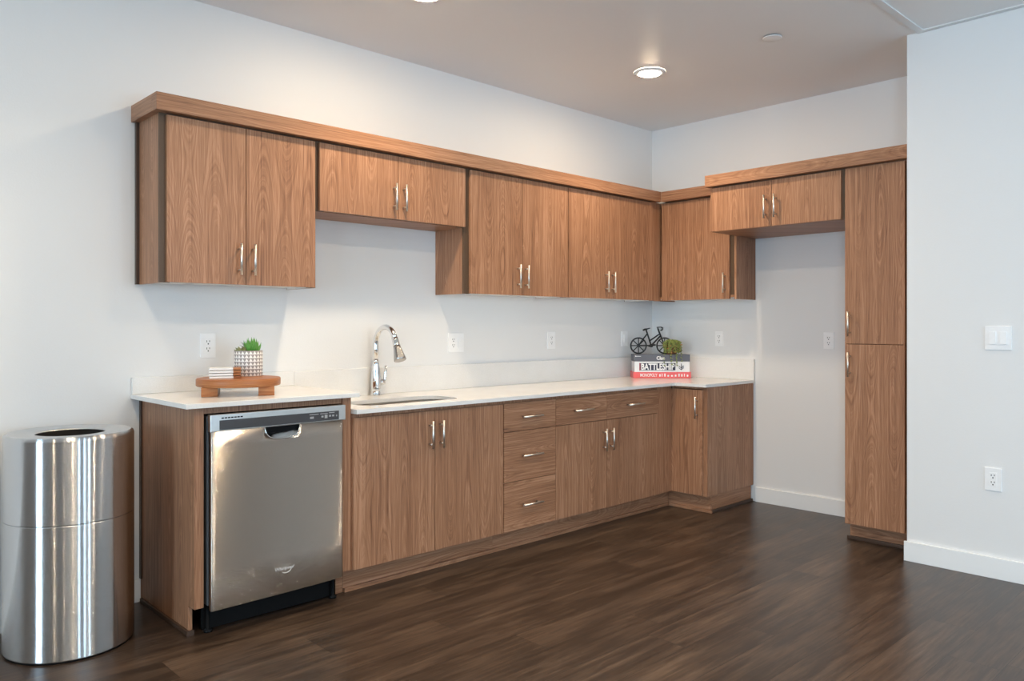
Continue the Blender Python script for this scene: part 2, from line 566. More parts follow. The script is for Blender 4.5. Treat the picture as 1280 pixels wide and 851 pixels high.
for i, (y0, y1) in enumerate(WIN):
    bm = bmesh.new()
    for a, c in ((y0, y0 + 0.05), (y1 - 0.05, y1)):
        box(bm, XL - 0.12, XL - 0.05, a, c, WZ[0], WZ[1])
    for a, c in ((WZ[0], WZ[0] + 0.05), (WZ[1] - 0.05, WZ[1]), (1.68, 1.72)):
        box(bm, XL - 0.12, XL - 0.05, y0 + 0.05, y1 - 0.05, a, c)
    w = struct('window_%d' % (i + 1), bm, M['trimw'])
    obj('pane', B(XL - 0.088, XL - 0.084, y0 + 0.05, y1 - 0.05, WZ[0] + 0.05, WZ[1] - 0.05, b=0), M['glass'], w)


def skirting(name, x0, x1, y0, y1):
    return struct(name, B(x0, x1, y0, y1, 0, 0.104, b=0.003), M['trimw'])

skirting('baseboard_back', XL, -3.893, -0.014, 0)
skirting('baseboard_right', -0.014, 0, -1.783, -0.905)
skirting('baseboard_jut', XS - 0.014, XS, YF, YS + 0.012)
skirting('baseboard_front', XL, XS - 0.015, YF, YF + 0.014)
skirting('baseboard_left', XL, XL + 0.014, YF + 0.015, -0.015)
# thin raised bead on the ceiling that starts at the jutting wall
bm = bmesh.new()
prism(bm, [(XL + 0.01, -2.2355), (XS - 0.034, -2.2355), (XS - 0.002, -2.2355), (XS - 0.002, YF + 0.01), (XS - 0.036, YF + 0.01), (XS - 0.036, -2.271), (XL + 0.01, -2.271)], H - 0.007, H)
struct('trim_1', bm, M['ceiltrim'])

# ------------------------------------------------------------------ cabinets
DT = 0.019     # door thickness

def bar_handle(parent, a, b_, out, standoff=0.033, r=0.0056, label=None):
    """bar pull from a to b_, standing off along -out"""
    a, b_, out = Vector(a), Vector(b_), Vector(out).normalized()
    bm = bmesh.new()
    tube(bm, [a, b_], r, 12)
    d = (b_ - a)
    for t in (0.16, 0.84):
        p = a + d * t
        tube(bm, [p, p - out * (standoff - 0.0006)], r * 0.85, 10)
    return obj('handle', bm, M['nickel'], parent)


def front_y(par, name, x0, x1, z0, z1, yface, mat='wood', g=0.0015):
    return obj(name, B(x0 + g, x1 - g, yface, yface + DT, z0 + g, z1 - g, b=0.0012), M[mat], par)


def front_x(par, name, y0, y1, z0, z1, xface, mat='wood', g=0.0015):
    return obj(name, B(xface, xface + DT, min(y0, y1) + g, max(y0, y1) - g, z0 + g, z1 - g, b=0.0012), M[mat], par)


def shell(bm, x0, x1, y0, y1, z0, z1, open_side, t=0.016, deck=0.0, top=True, bottom=True):
    """carcass of boards; y1/x1 side is the wall; open_side 'y' (front at y0) or 'x' (front at x0)"""
    if open_side == 'y':
        box(bm, x0, x0 + t, y0, y1, z0, z1); box(bm, x1 - t, x1, y0, y1, z0, z1)
        box(bm, x0 + t, x1 - t, y1 - 0.006, y1, z0 + deck, z1)
        if bottom: box(bm, x0 + t, x1 - t, y0, y1 - 0.006, z0 + deck, z0 + deck + t)
        if top: box(bm, x0 + t, x1 - t, y0, y1 - 0.006, z1 - t, z1)
    else:
        box(bm, x0, x1, y0, y0 + t, z0, z1); box(bm, x0, x1, y1 - t, y1, z0, z1)
        box(bm, x1 - 0.006, x1, y0 + t, y1 - t, z0 + deck, z1)
        if bottom: box(bm, x0, x1 - 0.006, y0 + t, y1 - t, z0 + deck, z0 + deck + t)
        if top: box(bm, x0, x1 - 0.006, y0 + t, y1 - t, z1 - t, z1)


ZB, ZT = 1.4367, 2.159           # upper cabinets
YU = -0.2828                     # their door faces
YC = YU + DT + 0.001             # their carcass fronts
ZTOP = 2.166

def upper_y(label, x0, x1, zb, doors, handles, white=True, scribe=False, group='upper cabinets on the back wall'):
    t = thing('wall_cabinet', label, 'cabinet', ((x0 + x1) / 2, -0.14, zb), group)
    bm = bmesh.new(); shell(bm, x0, x1, YC + 0.0125, -0.001, zb, ZTOP, 'y', deck=0.014 if white else 0.0)
    obj('carcass', bm, M['wood'], t)
    for a in (x0, x1 - 0.045):           # face-frame stiles in the reveals; rail darkened as the crown's shadow line
        obj('stile', B(a, a + 0.045, YC, YC + 0.012, zb, ZTOP, b=0), M['edging_and_shade'], t, label='dark rail painted as the shadow line under the crown')
    obj('top_rail', B(x0 + 0.0452, x1 - 0.0452, YC, YC + 0.012, ZTOP - 0.04, ZTOP, b=0), M['edging_and_shade'], t, label='dark rail painted as the shadow line under the crown')
    if white:
        bm = bmesh.new()
        box(bm, x0 + 0.0165, x1 - 0.0165, YC + 0.013, -0.008, zb + 0.008, zb + 0.0135)
        box(bm, x1 - 0.0185, x1 - 0.0163, YC + 0.013, -0.008, zb + 0.0002, zb + 0.008)
        obj('underside', bm, M['melamine'], t, label='white underside panel')
    for (a, c) in zip(doors, doors[1:]):
        pass
    for (a, c), hx in zip(zip(doors, doors[1:]), handles):
        d = front_y(t, 'door', a, c, zb, ZT, YU)
        z0 = zb + 0.045
        bar_handle(d, (hx, YU - 0.033, z0), (hx, YU - 0.033, z0 + 0.143), (0, -1, 0))
    return t


c1 = upper_y('tall two-door walnut wall cabinet at the far left end, above the small succulent', -3.897, -3.147, ZB, (-3.8724, -3.515, -3.1578), (-3.552, -3.4852))
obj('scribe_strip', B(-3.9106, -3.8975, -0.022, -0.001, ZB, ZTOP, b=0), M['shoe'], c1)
upper_y('short two-door walnut wall cabinet high above the faucet and sink', -3.1455, -2.1885, 1.819, (-3.1358, -2.6598, -2.1885), (-2.6935, -2.6288), white=False)
upper_y('tall walnut wall cabinet immediately right of the short one above the sink', -2.187, -1.3075, ZB, (-2.1503, -1.7272, -1.308), (-1.7728, -1.7036))
c4 = upper_y('tall two-door walnut wall cabinet on back wall nearest the corner', -1.306, -0.3425, ZB, (-1.3055, -0.8813, -0.3821), (-0.9269, -0.8556))
obj('filler_strip', B(-0.3815, -0.2622, YC - 0.006, YC + 0.012, ZB, ZTOP, b=0), M['wood'], c4)

XC5 = -0.2812
t = thing('wall_cabinet', 'single-door walnut wall cabinet on right wall above the trailing plant', 'cabinet', (-0.13, -0.6, ZB))
bm = bmesh.new(); shell(bm, XC5 + DT + 0.001, -0.001, -0.900, -0.20, ZB, ZTOP, 'x', deck=0.014)
obj('carcass', bm, M['wood'], t)
obj('underside', B(XC5 + DT + 0.02, -0.008, -0.88, -0.22, ZB + 0.008, ZB + 0.0135, b=0), M['melamine'], t, label='white underside panel')
obj('stile', B(XC5 + DT + 0.001, XC5 + DT + 0.013, -0.8830, -0.8505, ZB + 0.0305, ZTOP - 0.017, b=0), M['edging_and_shade'], t)
obj('top_rail', B(XC5 + DT - 0.004, XC5 + DT + 0.0008, -0.90, -0.2886, ZT + 0.001, ZTOP - 0.0005, b=0), M['edging_and_shade'], t)  # dark colour stands in for shade below the crown
d5 = front_x(t, 'door', -0.8575, -0.2886, ZB, ZT, XC5)
bar_handle(d5, (XC5 - 0.033, -0.825, 1.481), (XC5 - 0.033, -0.825, 1.620), (-1, 0, 0))

XF = -0.5872
t = thing('wall_cabinet', 'deep short two-door walnut cabinet bridging over the empty fridge alcove', 'cabinet', (-0.3, -1.34, 1.871))
bm = bmesh.new(); shell(bm, XF + DT + 0.001, -0.001, -1.783, -0.9015, 1.871, ZTOP, 'x')
obj('carcass', bm, M['wood'], t)
obj('top_rail', B(XF + DT - 0.004, XF + DT + 0.0008, -1.7835, -0.9015, ZT + 0.001, ZTOP - 0.0005, b=0), M['edging_and_shade'], t)  # shade between crown and doors, put into the rail colour
obj('stile', B(XF + DT - 0.003, XF + DT + 0.0008, -1.7835, -1.7700, 1.871, ZT, b=0), M['edging_and_shade'], t)
for (a, c, hy) in ((-0.8976, -1.333, -1.2976), (-1.333, -1.7690, -1.3639)):
    d = front_x(t, 'door', a, c, 1.871, ZT, XF)
    bar_handle(d, (XF - 0.033, hy, 1.922), (XF - 0.033, hy, 2.066), (-1, 0, 0))

t = thing('pantry_cabinet', 'tall narrow walnut pantry with two stacked doors beside the jutting wall', 'cabinet', (-0.3, -1.96, 0))
bm = bmesh.new(); shell(bm, XF + DT + 0.001, -0.001, -2.140, -1.7845, 0.1, ZTOP, 'x')
obj('carcass', bm, M['wood'], t)
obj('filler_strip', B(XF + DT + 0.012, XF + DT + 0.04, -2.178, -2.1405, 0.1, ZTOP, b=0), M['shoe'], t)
d = front_x(t, 'door', -1.7905, -2.1221, 0.1052, 1.1451, XF); bar_handle(d, (XF - 0.033, -1.8218, 0.9566), (XF - 0.033, -1.8218, 1.0987), (-1, 0, 0))
d = front_x(t, 'door', -1.7905, -2.1221, 1.1451, ZT, XF); bar_handle(d, (XF - 0.033, -1.8218, 1.1902), (XF - 0.033, -1.8218, 1.3322), (-1, 0, 0))
bm = bmesh.new(); box(bm, -0.505, -0.485, -2.140, -1.788, 0.018, 0.0985); box(bm, -0.484, -0.02, -1.806, -1.788, 0.0, 0.0985)
obj('toe_kick', bm, M['woodh'], t)
bm = bmesh.new(); box(bm, -0.522, -0.5055, -2.160, -1.775, 0, 0.022, b=0.005)
obj('shoe_moulding', bm, M['shoe'], t)

# crown boards over the cabinets
t = thing('crown_moulding', 'flat walnut crown board running over the back wall cabinets to the corner', 'trim', (-2.1, -0.29, ZTOP + 0.001))
Z0, Z1 = ZTOP + 0.0005, 2.2406
obj('front_board', B(-3.9266, -0.3187, -0.3144, -0.2560, Z0, Z1, b=0.001), M['woodh'], t)
obj('end_return', B(-3.9266, -3.8800, -0.2555, -0.001, Z0, Z1, b=0.001), M['woodh'], t)
obj('side_board', B(-0.3184, -0.2560, -0.876, -0.3144, Z0, Z1, b=0.001), M['woodh'], t)
t = thing('crown_moulding', 'flat walnut crown board over fridge cabinet and pantry at the right', 'trim', (-0.55, -1.5, ZTOP + 0.001))
obj('front_board', B(-0.6225, -0.560, -2.178, -0.8785, Z0, Z1, b=0.001), M['woodh'], t)

# ---- base run on the back wall
YD = -0.6267; YB = YD + DT + 0.001
ZD0, ZD1 = 0.1203, 0.8249
ZCB = 0.8435                 # carcass tops / underside of the low counter
YK = -0.534

def base_y(name, label, x0, x1, group='base cabinets under the low counter', sink=False):
    t = thing(name, label, 'cabinet', ((x0 + x1) / 2, -0.3, 0), group)
    bm = bmesh.new(); shell(bm, x0, x1, YB, -0.003, 0.117, ZCB, 'y', top=False)
    box(bm, x0 + 0.0165, x1 - 0.0165, YB, YB + 0.02, ZCB - 0.045, ZCB)
    if not sink:
        box(bm, x0 + 0.0165, x1 - 0.0165, YB + 0.0205, -0.01, ZCB - 0.016, ZCB)
    obj('carcass', bm, M['wood'], t)
    obj('toe_kick', B(x0, x1, YK, YK + 0.016, 0.0, 0.1165, b=0), M['woodh'], t)
    obj('shoe_moulding', B(x0, x1, YK - 0.016, YK - 0.0003, 0, 0.02, b=0.004), M['woodh'], t)
    return t


def vbar(d, x, z0, z1):
    return bar_handle(d, (x, YD - 0.033, z0), (x, YD - 0.033, z1), (0, -1, 0))

def hbar(d, x0, x1, z):
    return bar_handle(d, (x0, YD - 0.033, z), (x1, YD - 0.033, z), (0, -1, 0))

t = base_y('sink_base_cabinet', 'wide two-door walnut base cabinet under the sink, right of the dishwasher', -3.1585, -2.2085, sink=True)
d = front_y(t, 'door', -3.1563, -2.6828, ZD0, ZD1, YD); vbar(d, -2.7189, 0.638, 0.775)
d = front_y(t, 'door', -2.6828, -2.2100, ZD0, ZD1, YD); vbar(d, -2.6518, 0.638, 0.775)

t = base_y('drawer_base_cabinet', 'narrow walnut base cabinet with a stack of three drawers', -2.2075, -1.7930)
for z0, z1, hz, name in ((0.6672, ZD1, 0.7455, 'drawer'), (0.3905, 0.6672, 0.5305, 'drawer'), (ZD0, 0.3905, 0.2575, 'drawer')):
    d = front_y(t, name, -2.2070, -1.7934, z0, z1, YD, 'woodh'); hbar(d, -2.0865, -1.9305, hz)

t = base_y('base_cabinet', 'walnut base cabinet with two drawers over two doors, left of the inside corner', -1.7920, -0.7500)
d = front_y(t, 'drawer', -1.7930, -1.3272, 0.6672, ZD1, YD, 'woodh'); hbar(d, -1.6537, -1.4917, 0.747)
d = front_y(t, 'drawer', -1.3272, -0.7869, 0.6672, ZD1, YD, 'woodh'); hbar(d, -1.1500, -0.9850, 0.747)
d = front_y(t, 'door', -1.7930, -1.3272, ZD0, 0.6672, YD); vbar(d, -1.3666, 0.480, 0.6165)
d = front_y(t, 'door', -1.3272, -0.7869, ZD0, 0.6672, YD); vbar(d, -1.2980, 0.480, 0.6165)
obj('filler_strip', B(-0.7863, -0.6210, YB - 0.006, YB + 0.010, ZD0, ZCB, b=0), M['wood'], t)
obj('corner_toe_kick', B(-0.7495, -0.5440, YK, YK + 0.016, 0, 0.1165, b=0), M['woodh'], t)
obj('corner_shoe_moulding', B(-0.7495, -0.5610, YK - 0.016, YK - 0.0003, 0, 0.02, b=0.004), M['woodh'], t)

XR = -0.6196
t = thing('base_cabinet', 'narrow single-door walnut base cabinet with plain side facing the fridge alcove', 'cabinet', (-0.3, -0.75, 0))
bm = bmesh.new(); shell(bm, XR + DT + 0.001, -0.003, -0.884, -0.6055, 0.1165, ZCB, 'x', top=True)
obj('carcass', bm, M['wood'], t)
obj('stile', B(XR + DT + 0.001, XR + DT + 0.014, -0.8675, -0.845, 0.1325, ZCB - 0.017, b=0), M['wood'], t)
d = front_x(t, 'door', -0.856, -0.609, ZD0, ZD1, XR)
bar_handle(d, (XR - 0.033, -0.8221, 0.635), (XR - 0.033, -0.8221, 0.778), (-1, 0, 0))
bm = bmesh.new(); box(bm, -0.5438, -0.528, -0.872, -0.535, 0, 0.116); obj('toe_kick', bm, M['woodh'], t)
obj('side_toe_kick', B(-0.5275, -0.016, -0.872, -0.857, 0, 0.116, b=0), M['woodh'], t)
obj('shoe_moulding', B(-0.560, -0.5441, -0.888, -0.5505, 0, 0.02, b=0.004), M['woodh'], t)
obj('side_shoe_moulding', B(-0.5435, -0.016, -0.888, -0.8723, 0, 0.02, b=0.004), M['shoe'], t)

# ---- dishwasher bay
YP = -0.6077
ZLB = 0.9195
t = thing('dishwasher_enclosure', 'walnut end panel and stiles that frame the dishwasher at the left end', 'cabinet', (-3.54, -0.3, 0))
bm = bmesh.new()
prism(bm, [(0, 0)] * 0 or [(-3.885, -0.001), (-3.868, -0.001), (-3.868, -0.545), (-3.885, -0.545)], 0.0, 0.115)
box(bm, -3.885, -3.868, -0.590, -0.001, 0.115, ZLB)
obj('end_panel', bm, M['wood'], t)
obj('filler_strip', B(-3.885, -3.8465, YP, -0.5905, 0.115, ZLB, b=0.001), M['wood'], t)
obj('side_panel', B(-3.205, -3.1605, YP, -0.003, 0.1203, ZLB, b=0.001), M['wood'], t)
obj('side_panel_foot', B(-3.198, -3.1605, YK, -0.003, 0.0, 0.1195, b=0), M['woodh'], t)
obj('top_rail', B(-3.846, -3.2055, YP + 0.012, YP + 0.028, 0.893, ZLB, b=0), M['wood'], t)
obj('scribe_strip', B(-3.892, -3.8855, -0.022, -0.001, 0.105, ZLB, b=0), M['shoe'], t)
bm = bmesh.new(); box(bm, -3.897, -3.8853, -0.560, -0.023, 0, 0.02, b=0.004); box(bm, -3.897, -3.868, -0.565, -0.5605, 0, 0.02)
obj('shoe_moulding', bm, M['shoe'], t)

YW = -0.640
WX0, WX1 = -3.835, -3.2113
t = thing('dishwasher', 'stainless steel dishwasher with dark control strip built under the raised counter', 'dishwasher', (-3.52, -0.35, 0))
obj('tub', B(-3.828, -3.218, -0.575, -0.03, 0.105, 0.885, b=0.003), M['blackp'], t)
bm = bmesh.new(); box(bm, -3.8335, -3.2125, -0.615, -0.577, 0.12, 0.885, b=0.003); obj('door_edge', bm, M['dwside'], t, label='dark grey door edge')
# steel door skin: tilted and gently bowed with rounded upright edges, pocket opening at the top centre
ZP0, ZP1 = 0.7705, 0.8215
PX0, PX1 = -3.606, -3.439
bm = bmesh.new()
def skin_y(x):
    e = min(x - WX0, WX1 - x)
    r = 0.010
    y = YW + (0 if e > r else r - math.sqrt(max(0, r * r - (r - e) ** 2)))
    q = (x - WX0) / (WX1 - WX0)               # tilt and right-edge bow shaped to place lamp reflections
    return y - 0.014 + 0.016 * q + 0.010 * q ** 8
xs = [WX0 + 0.001 * k for k in (0, 1, 2, 3.5, 5, 7.5, 10)] + [WX0 + 0.02 + k * (0.584 / 73) for k in range(74)]
xs += [WX1 - 0.001 * k for k in (10, 7.5, 5, 3.5, 2, 1, 0)]
def pocket_z(x):
    if PX0 < x < PX1:
        s = (x - (PX0 + PX1) / 2) / ((PX1 - PX0) / 2)
        return ZP1 - (ZP1 - ZP0) * (1 - abs(s) ** 3.2) ** 0.5
    return ZP1
zs_n = 6
cols = []
for x in xs:
    zt = pocket_z(x)
    zz = [0.1068 + (0.76 - 0.1068) * k / 4 for k in range(5)] + [min(0.76 + (zt - 0.76), zt)]
    cols.append([bm.verts.new((x, skin_y(x), z)) for z in zz])
for a, c in zip(cols, cols[1:]):
    for k in range(5):
        f = bm.faces.new((a[k], c[k], c[k + 1], a[k + 1])); f.smooth = True
g = bmesh.ops.extrude_face_region(bm, geom=bm.faces[:])
bmesh.ops.translate(bm, verts=[v for v in g['geom'] if isinstance(v, bmesh.types.BMVert)], vec=(0, 0.012, 0))
obj('steel_panel', bm, M['steel_dw'], t, origin=(-3.52, 6.0, 0.45))
# pocket
bm = bmesh.new()
n = 24
front, back = [], []
for k in range(n + 1):
    x = PX0 + (PX1 - PX0) * k / n
    s = abs((x - (PX0 + PX1) / 2) / ((PX1 - PX0) / 2))
    z = ZP1 - (ZP1 - ZP0) * (1 - min(1, s) ** 3.2) ** 0.5
    front.append(bm.verts.new((x, skin_y(x) - 0.002, z))); back.append(bm.verts.new((x, YW + 0.022, ZP1 - (ZP1 - z) * 0.55)))
for k in range(n):
    f = bm.faces.new((front[k], front[k + 1], back[k + 1], back[k])); f.smooth = True
bcs = [v.co.copy() for v in back]
obj('handle_pocket', bm, M['chrome'], t, label='shiny curved pocket handle')
bm = bmesh.new()
bm.faces.new([bm.verts.new(c) for c in [Vector((PX0, YW + 0.0221, ZP1 + 0.004))] + [c + Vector((0, 0.0001, 0)) for c in bcs] + [Vector((PX1, YW + 0.0221, ZP1 + 0.004))]])
obj('pocket_back', bm, M['blackp'], t, label='dark pocket back')
bm = bmesh.new()
tube(bm, [(PX0 + (PX1 - PX0) * k / n, skin_y(PX0 + (PX1 - PX0) * k / n) - 0.001,
           ZP1 - (ZP1 - ZP0) * (1 - abs((k - n / 2) / (n / 2)) ** 3.2) ** 0.5) for k in range(n + 1)], 0.003, 8)
obj('pocket_rim', bm, M['chrome'], t)
strip = obj('control_strip', B(WX0, WX1, YW - 0.004, YW + 0.024, 0.8220, 0.8905, b=0.004), M['steel_strip'], t)
glass_ = obj('control_panel', B(-3.7976, -3.2467, YW - 0.0055, YW - 0.0035, 0.8275, 0.8672, b=0.0008), M['panel'], t, label='charcoal control panel')
bm = bmesh.new()
for k in range(7):
    x = -3.789 + 0.0133 * k
    box(bm, x, x + 0.0098, YW - 0.0052, YW - 0.003, 0.8735, 0.8785)
obj('vent', bm, M['blackp'], t, label='row of black vent slots')
bm = bmesh.new()
yy = (YW - 0.0065, YW - 0.0052)
for (x0, x1, z0, z1) in ((-3.395, -3.350, 0.8575, 0.8600), (-3.392, -3.374, 0.8405, 0.8495), (-3.342, -3.305, 0.8575, 0.8600), (-3.298, -3.270, 0.8590, 0.8625),
                         (-3.336, -3.326, 0.8425, 0.8500), (-3.320, -3.306, 0.8380, 0.8530), (-3.298, -3.288, 0.8430, 0.8510), (-3.282, -3.272, 0.8430, 0.8510), (-3.262, -3.257, 0.8420, 0.8500)):
    box(bm, x0, x1, yy[0], yy[1], z0, z1)
obj('button_printing', bm, M['printing'], t)
bm = lettering('Whirlpool', 0.017, 0.086, (-3.5575, YW - 0.0105, 0.2035), (1, 0, 0), (0, 0, 1), 0.0008, 0.0, 0.35)
pts = []
for k in range(17):
    a = math.radians(200 + 205 * k / 16)
    pts.append((-3.512 + 0.022 * math.cos(a) + 0.004, YW - 0.0105, 0.2045 + 0.0125 * math.sin(a) + 0.004 * k / 16))
tube(bm, pts, [0.0004 + 0.0016 * math.sin(math.pi * k / 16) for k in range(17)], 6)
obj('emblem', bm, M['silver'], t, label='small silver script emblem with a swirl')
obj('toe_panel', B(-3.83, -3.216, -0.552, -0.535, 0.004, 0.104, b=0.002), M['blackp'], t)
for x in (-3.815, -3.235):
    bm = bmesh.new(); lathe(bm, [(0.016, 0), (0.018, 0.01), (0.008, 0.014), (0.008, 0.1045)], (x, -0.572, 0), seg=16, close_bot=True, close_top=True)
    obj('foot', bm, M['blackp'], t)

# ------------------------------------------------------------------ countertops, sink, faucet
ZL = 0.9408
t = thing('countertop', 'raised white quartz countertop section above the dishwasher with low backsplash', 'countertop', (-3.53, -0.32, ZLB + 0.0005), 'white quartz countertops')
obj('slab', B(-3.9292, -3.131, -0.6385, -0.001, ZLB + 0.0008, ZL, b=0.0025), M['quartz'], t)
obj('backsplash', B(-3.9270, -3.131, -0.020, -0.001, ZL + 0.0003, 1.0155, b=0.0015), M['quartz'], t)

CZ = 0.864
t = thing('countertop', 'long low white quartz countertop turning the corner, with sink cut-out', 'countertop', (-1.6, -0.32, ZCB + 0.0005), 'white quartz countertops')
bm = bmesh.new()
outer = [(-3.160, -0.001), (-3.160, -0.6577), (-0.640, -0.6577), (-0.640, -0.898), (-0.001, -0.898), (-0.001, -0.001)]
SX0, SX1, SY0, SY1, SR = -3.035, -2.425, -0.545, -0.275, 0.085
hole = []
for cx_, cy_, a0 in ((SX1 - SR, SY1 - SR, 0), (SX0 + SR, SY1 - SR, 90), (SX0 + SR, SY0 + SR, 180), (SX1 - SR, SY0 + SR, 270)):
    for k in range(9):
        a = math.radians(a0 + 90 * k / 8)
        hole.append((cx_ + SR * math.cos(a), cy_ + SR * math.sin(a)))
es = []
for loop in (outer, hole):
    vs = [bm.verts.new((x, y, CZ)) for x, y in loop]
    es += [bm.edges.new((vs[k], vs[(k + 1) % len(vs)])) for k in range(len(vs))]
bmesh.ops.triangle_fill(bm, use_beauty=True, use_dissolve=False, edges=es)
g = bmesh.ops.extrude_face_region(bm, geom=bm.faces[:])
bmesh.ops.translate(bm, verts=[v for v in g['geom'] if isinstance(v, bmesh.types.BMVert)], vec=(0, 0, -(CZ - ZCB - 0.0008)))
obj('slab', bm, M['quartz'], t)
obj('backsplash', B(-3.130, -0.021, -0.020, -0.001, CZ + 0.0003, 1.0125, b=0.0015), M['quartz'], t)
obj('backsplash', B(-0.020, -0.001, -0.898, -0.001, CZ + 0.0003, 1.0125, b=0.0015), M['quartz'], t)

t = thing('sink', 'stainless steel undermount sink set into the low countertop below the faucet', 'sink', (-2.73, -0.41, 0.66))
def rr(x0, x1, y0, y1, r, z):
    out = []
    for cx_, cy_, a0 in ((x1 - r, y1 - r, 0), (x0 + r, y1 - r, 90), (x0 + r, y0 + r, 180), (x1 - r, y0 + r, 270)):
        for k in range(9):
            a = math.radians(a0 + 90 * k / 8)
            out.append((cx_ + r * math.cos(a), cy_ + r * math.sin(a), z))
    return out
bm = bmesh.new()
lv = [rr(SX0 - 0.02, SX1 + 0.02, SY0 - 0.02, SY1 + 0.02, SR + 0.02, ZCB), rr(SX0 - 0.004, SX1 + 0.004, SY0 - 0.004, SY1 + 0.004, SR, ZCB),
      rr(SX0 - 0.002, SX1 + 0.002, SY0 - 0.002, SY1 + 0.002, SR, 0.72), rr(SX0 + 0.004, SX1 - 0.004, SY0 + 0.004, SY1 - 0.004, SR, 0.69), rr(SX0 + 0.03, SX1 - 0.03, SY0 + 0.03, SY1 - 0.03, SR, 0.672)]
rings = [[bm.verts.new(p) for p in r] for r in lv]
for a, c in zip(rings, rings[1:]):
    for k in range(36):
        f = bm.faces.new((a[k], a[(k + 1) % 36], c[(k + 1) % 36], c[k])); f.smooth = True
bm.faces.new(rings[-1])
obj('basin', bm, M['steel_sink'], t)
obj('drain', L([(0.045, 0.0), (0.045, 0.004), (0.03, 0.005), (0.028, 0.001)], (-2.73, -0.41, 0.6725), seg=24, close_top=True), M['chrome'], t)

FX, FY = -2.66, -0.068
t = thing('faucet', 'tall chrome pull-down kitchen faucet with side lever behind the sink', 'faucet', (FX, FY, CZ))
obj('base', L([(0.0285, 0.0006), (0.0285, 0.004), (0.0265, 0.007), (0.0265, 0.034), (0.0275, 0.036)], (FX, FY, CZ), seg=28, close_bot=True, close_top=True), M['chrome'], t)
obj('body', L([(0.0275, 0.036), (0.028, 0.07), (0.0275, 0.10), (0.023, 0.135), (0.0195, 0.165), (0.0185, 0.185), (0.0195, 0.188), (0.0195, 0.192), (0.0165, 0.194)], (FX, FY, CZ), seg=28, close_top=True), M['chrome'], t)
bm = bmesh.new()
pts = [(FX, FY, CZ + 0.19), (FX, FY, CZ + 0.26), (FX, FY, CZ + 0.285)]
R = 0.094
for k in range(1, 15):
    a = math.radians(180 - 160 * k / 14)
    pts.append((FX, FY - R - R * math.cos(a), CZ + 0.285 + R * math.sin(a)))
tube(bm, pts, 0.0155, 18)
obj('spout', bm, M['chrome'], t)
e0 = Vector(pts[-1]); dr = (Vector(pts[-1]) - Vector(pts[-2])).normalized()
dr = (dr + Vector((0, -0.05, -0.25))).normalized()
bm = bmesh.new(); tube(bm, [e0 - dr * 0.006, e0 + dr * 0.012, e0 + dr * 0.035, e0 + dr * 0.042], [0.0175, 0.0185, 0.0195, 0.019], 20); obj('hose_collar', bm, M['chrome'], t)
bm = bmesh.new(); tube(bm, [e0 + dr * 0.0425, e0 + dr * 0.06, e0 + dr * 0.112, e0 + dr * 0.124, e0 + dr * 0.127], [0.019, 0.0215, 0.0320, 0.0335, 0.030], 24); obj('spray_head', bm, M['chrome_soft'], t, label='grey flared spray head')
bm = bmesh.new(); tube(bm, [(FX + 0.02, FY, CZ + 0.073), (FX + 0.050, FY - 0.004, CZ + 0.073)], [0.017, 0.0165], 18); obj('lever_hub', bm, M['chrome'], t)
bm = bmesh.new()
tube(bm, [(FX + 0.050, FY - 0.004, CZ + 0.060), (FX + 0.055, FY - 0.005, CZ + 0.085), (FX + 0.060, FY - 0.006, CZ + 0.125), (FX + 0.063, FY - 0.006, CZ + 0.163)], [0.0105, 0.0095, 0.0085, 0.0075], 12)
obj('lever', bm, M['chrome'], t)

# ------------------------------------------------------------------ trash can
TC = (-4.2484, -0.2921, 0.0)
t = thing('trash_can', 'round brushed stainless steel open-top trash can beside the dishwasher end panel', 'trash can', TC)
TR = 0.2285; TS = 0.508; TH = 0.8336
obj('body', L([(TR - 0.006, 0.006), (TR - 0.001, 0.0075), (TR, 0.010), (TR, 0.012), (TR, TS - 0.005), (TR, TS - 0.003), (TR - 0.0015, TS - 0.001)], (TC[0], TC[1], 0), seg=128), M['steel_can'], t, origin=TC)
obj('foot_ring', L([(TR - 0.012, 0.0), (TR - 0.004, 0.0), (TR - 0.003, 0.008), (TR - 0.012, 0.008)], TC, seg=96), M['blackp'], t)
lid = obj('lid', L([(TR - 0.0015, TS + 0.0), (TR, TS + 0.002), (TR, TS + 0.004), (TR, TH - 0.016), (TR, TH - 0.014), (TR - 0.004, TH - 0.004), (TR - 0.012, TH)], TC, seg=128), M['steel_can'], t, origin=TC)
obj('rim', L([(TR - 0.012, TH), (0.150, TH - 0.002), (0.128, TH - 0.004), (0.1235, TH - 0.006), (0.122, TH - 0.009)], TC, seg=128), M['steel_top'], t, origin=TC)
obj('liner', L([(0.119, 0.40), (0.119, TH - 0.010), (0.1215, TH - 0.0095)], TC, seg=64, close_bot=True), M['blackp'], t)

# ------------------------------------------------------------------ outlets and switches
def plate_frame(wall, c, w, h):
    """returns f(bm, u0,u1,z0,z1,d0,d1) adding a box on the plate; u runs to the right as seen"""
    if wall == 'y':
        return lambda bm, u0, u1, z0, z1, d0, d1, b=0.0: box(bm, c[0] + u0, c[0] + u1, c[1] - d1, c[1] - d0, c[2] + z0, c[2] + z1, b=b)
    return lambda bm, u0, u1, z0, z1, d0, d1, b=0.0: box(bm, c[0] - d1, c[0] - d0, c[1] - u1, c[1] - u0, c[2] + z0, c[2] + z1, b=b)


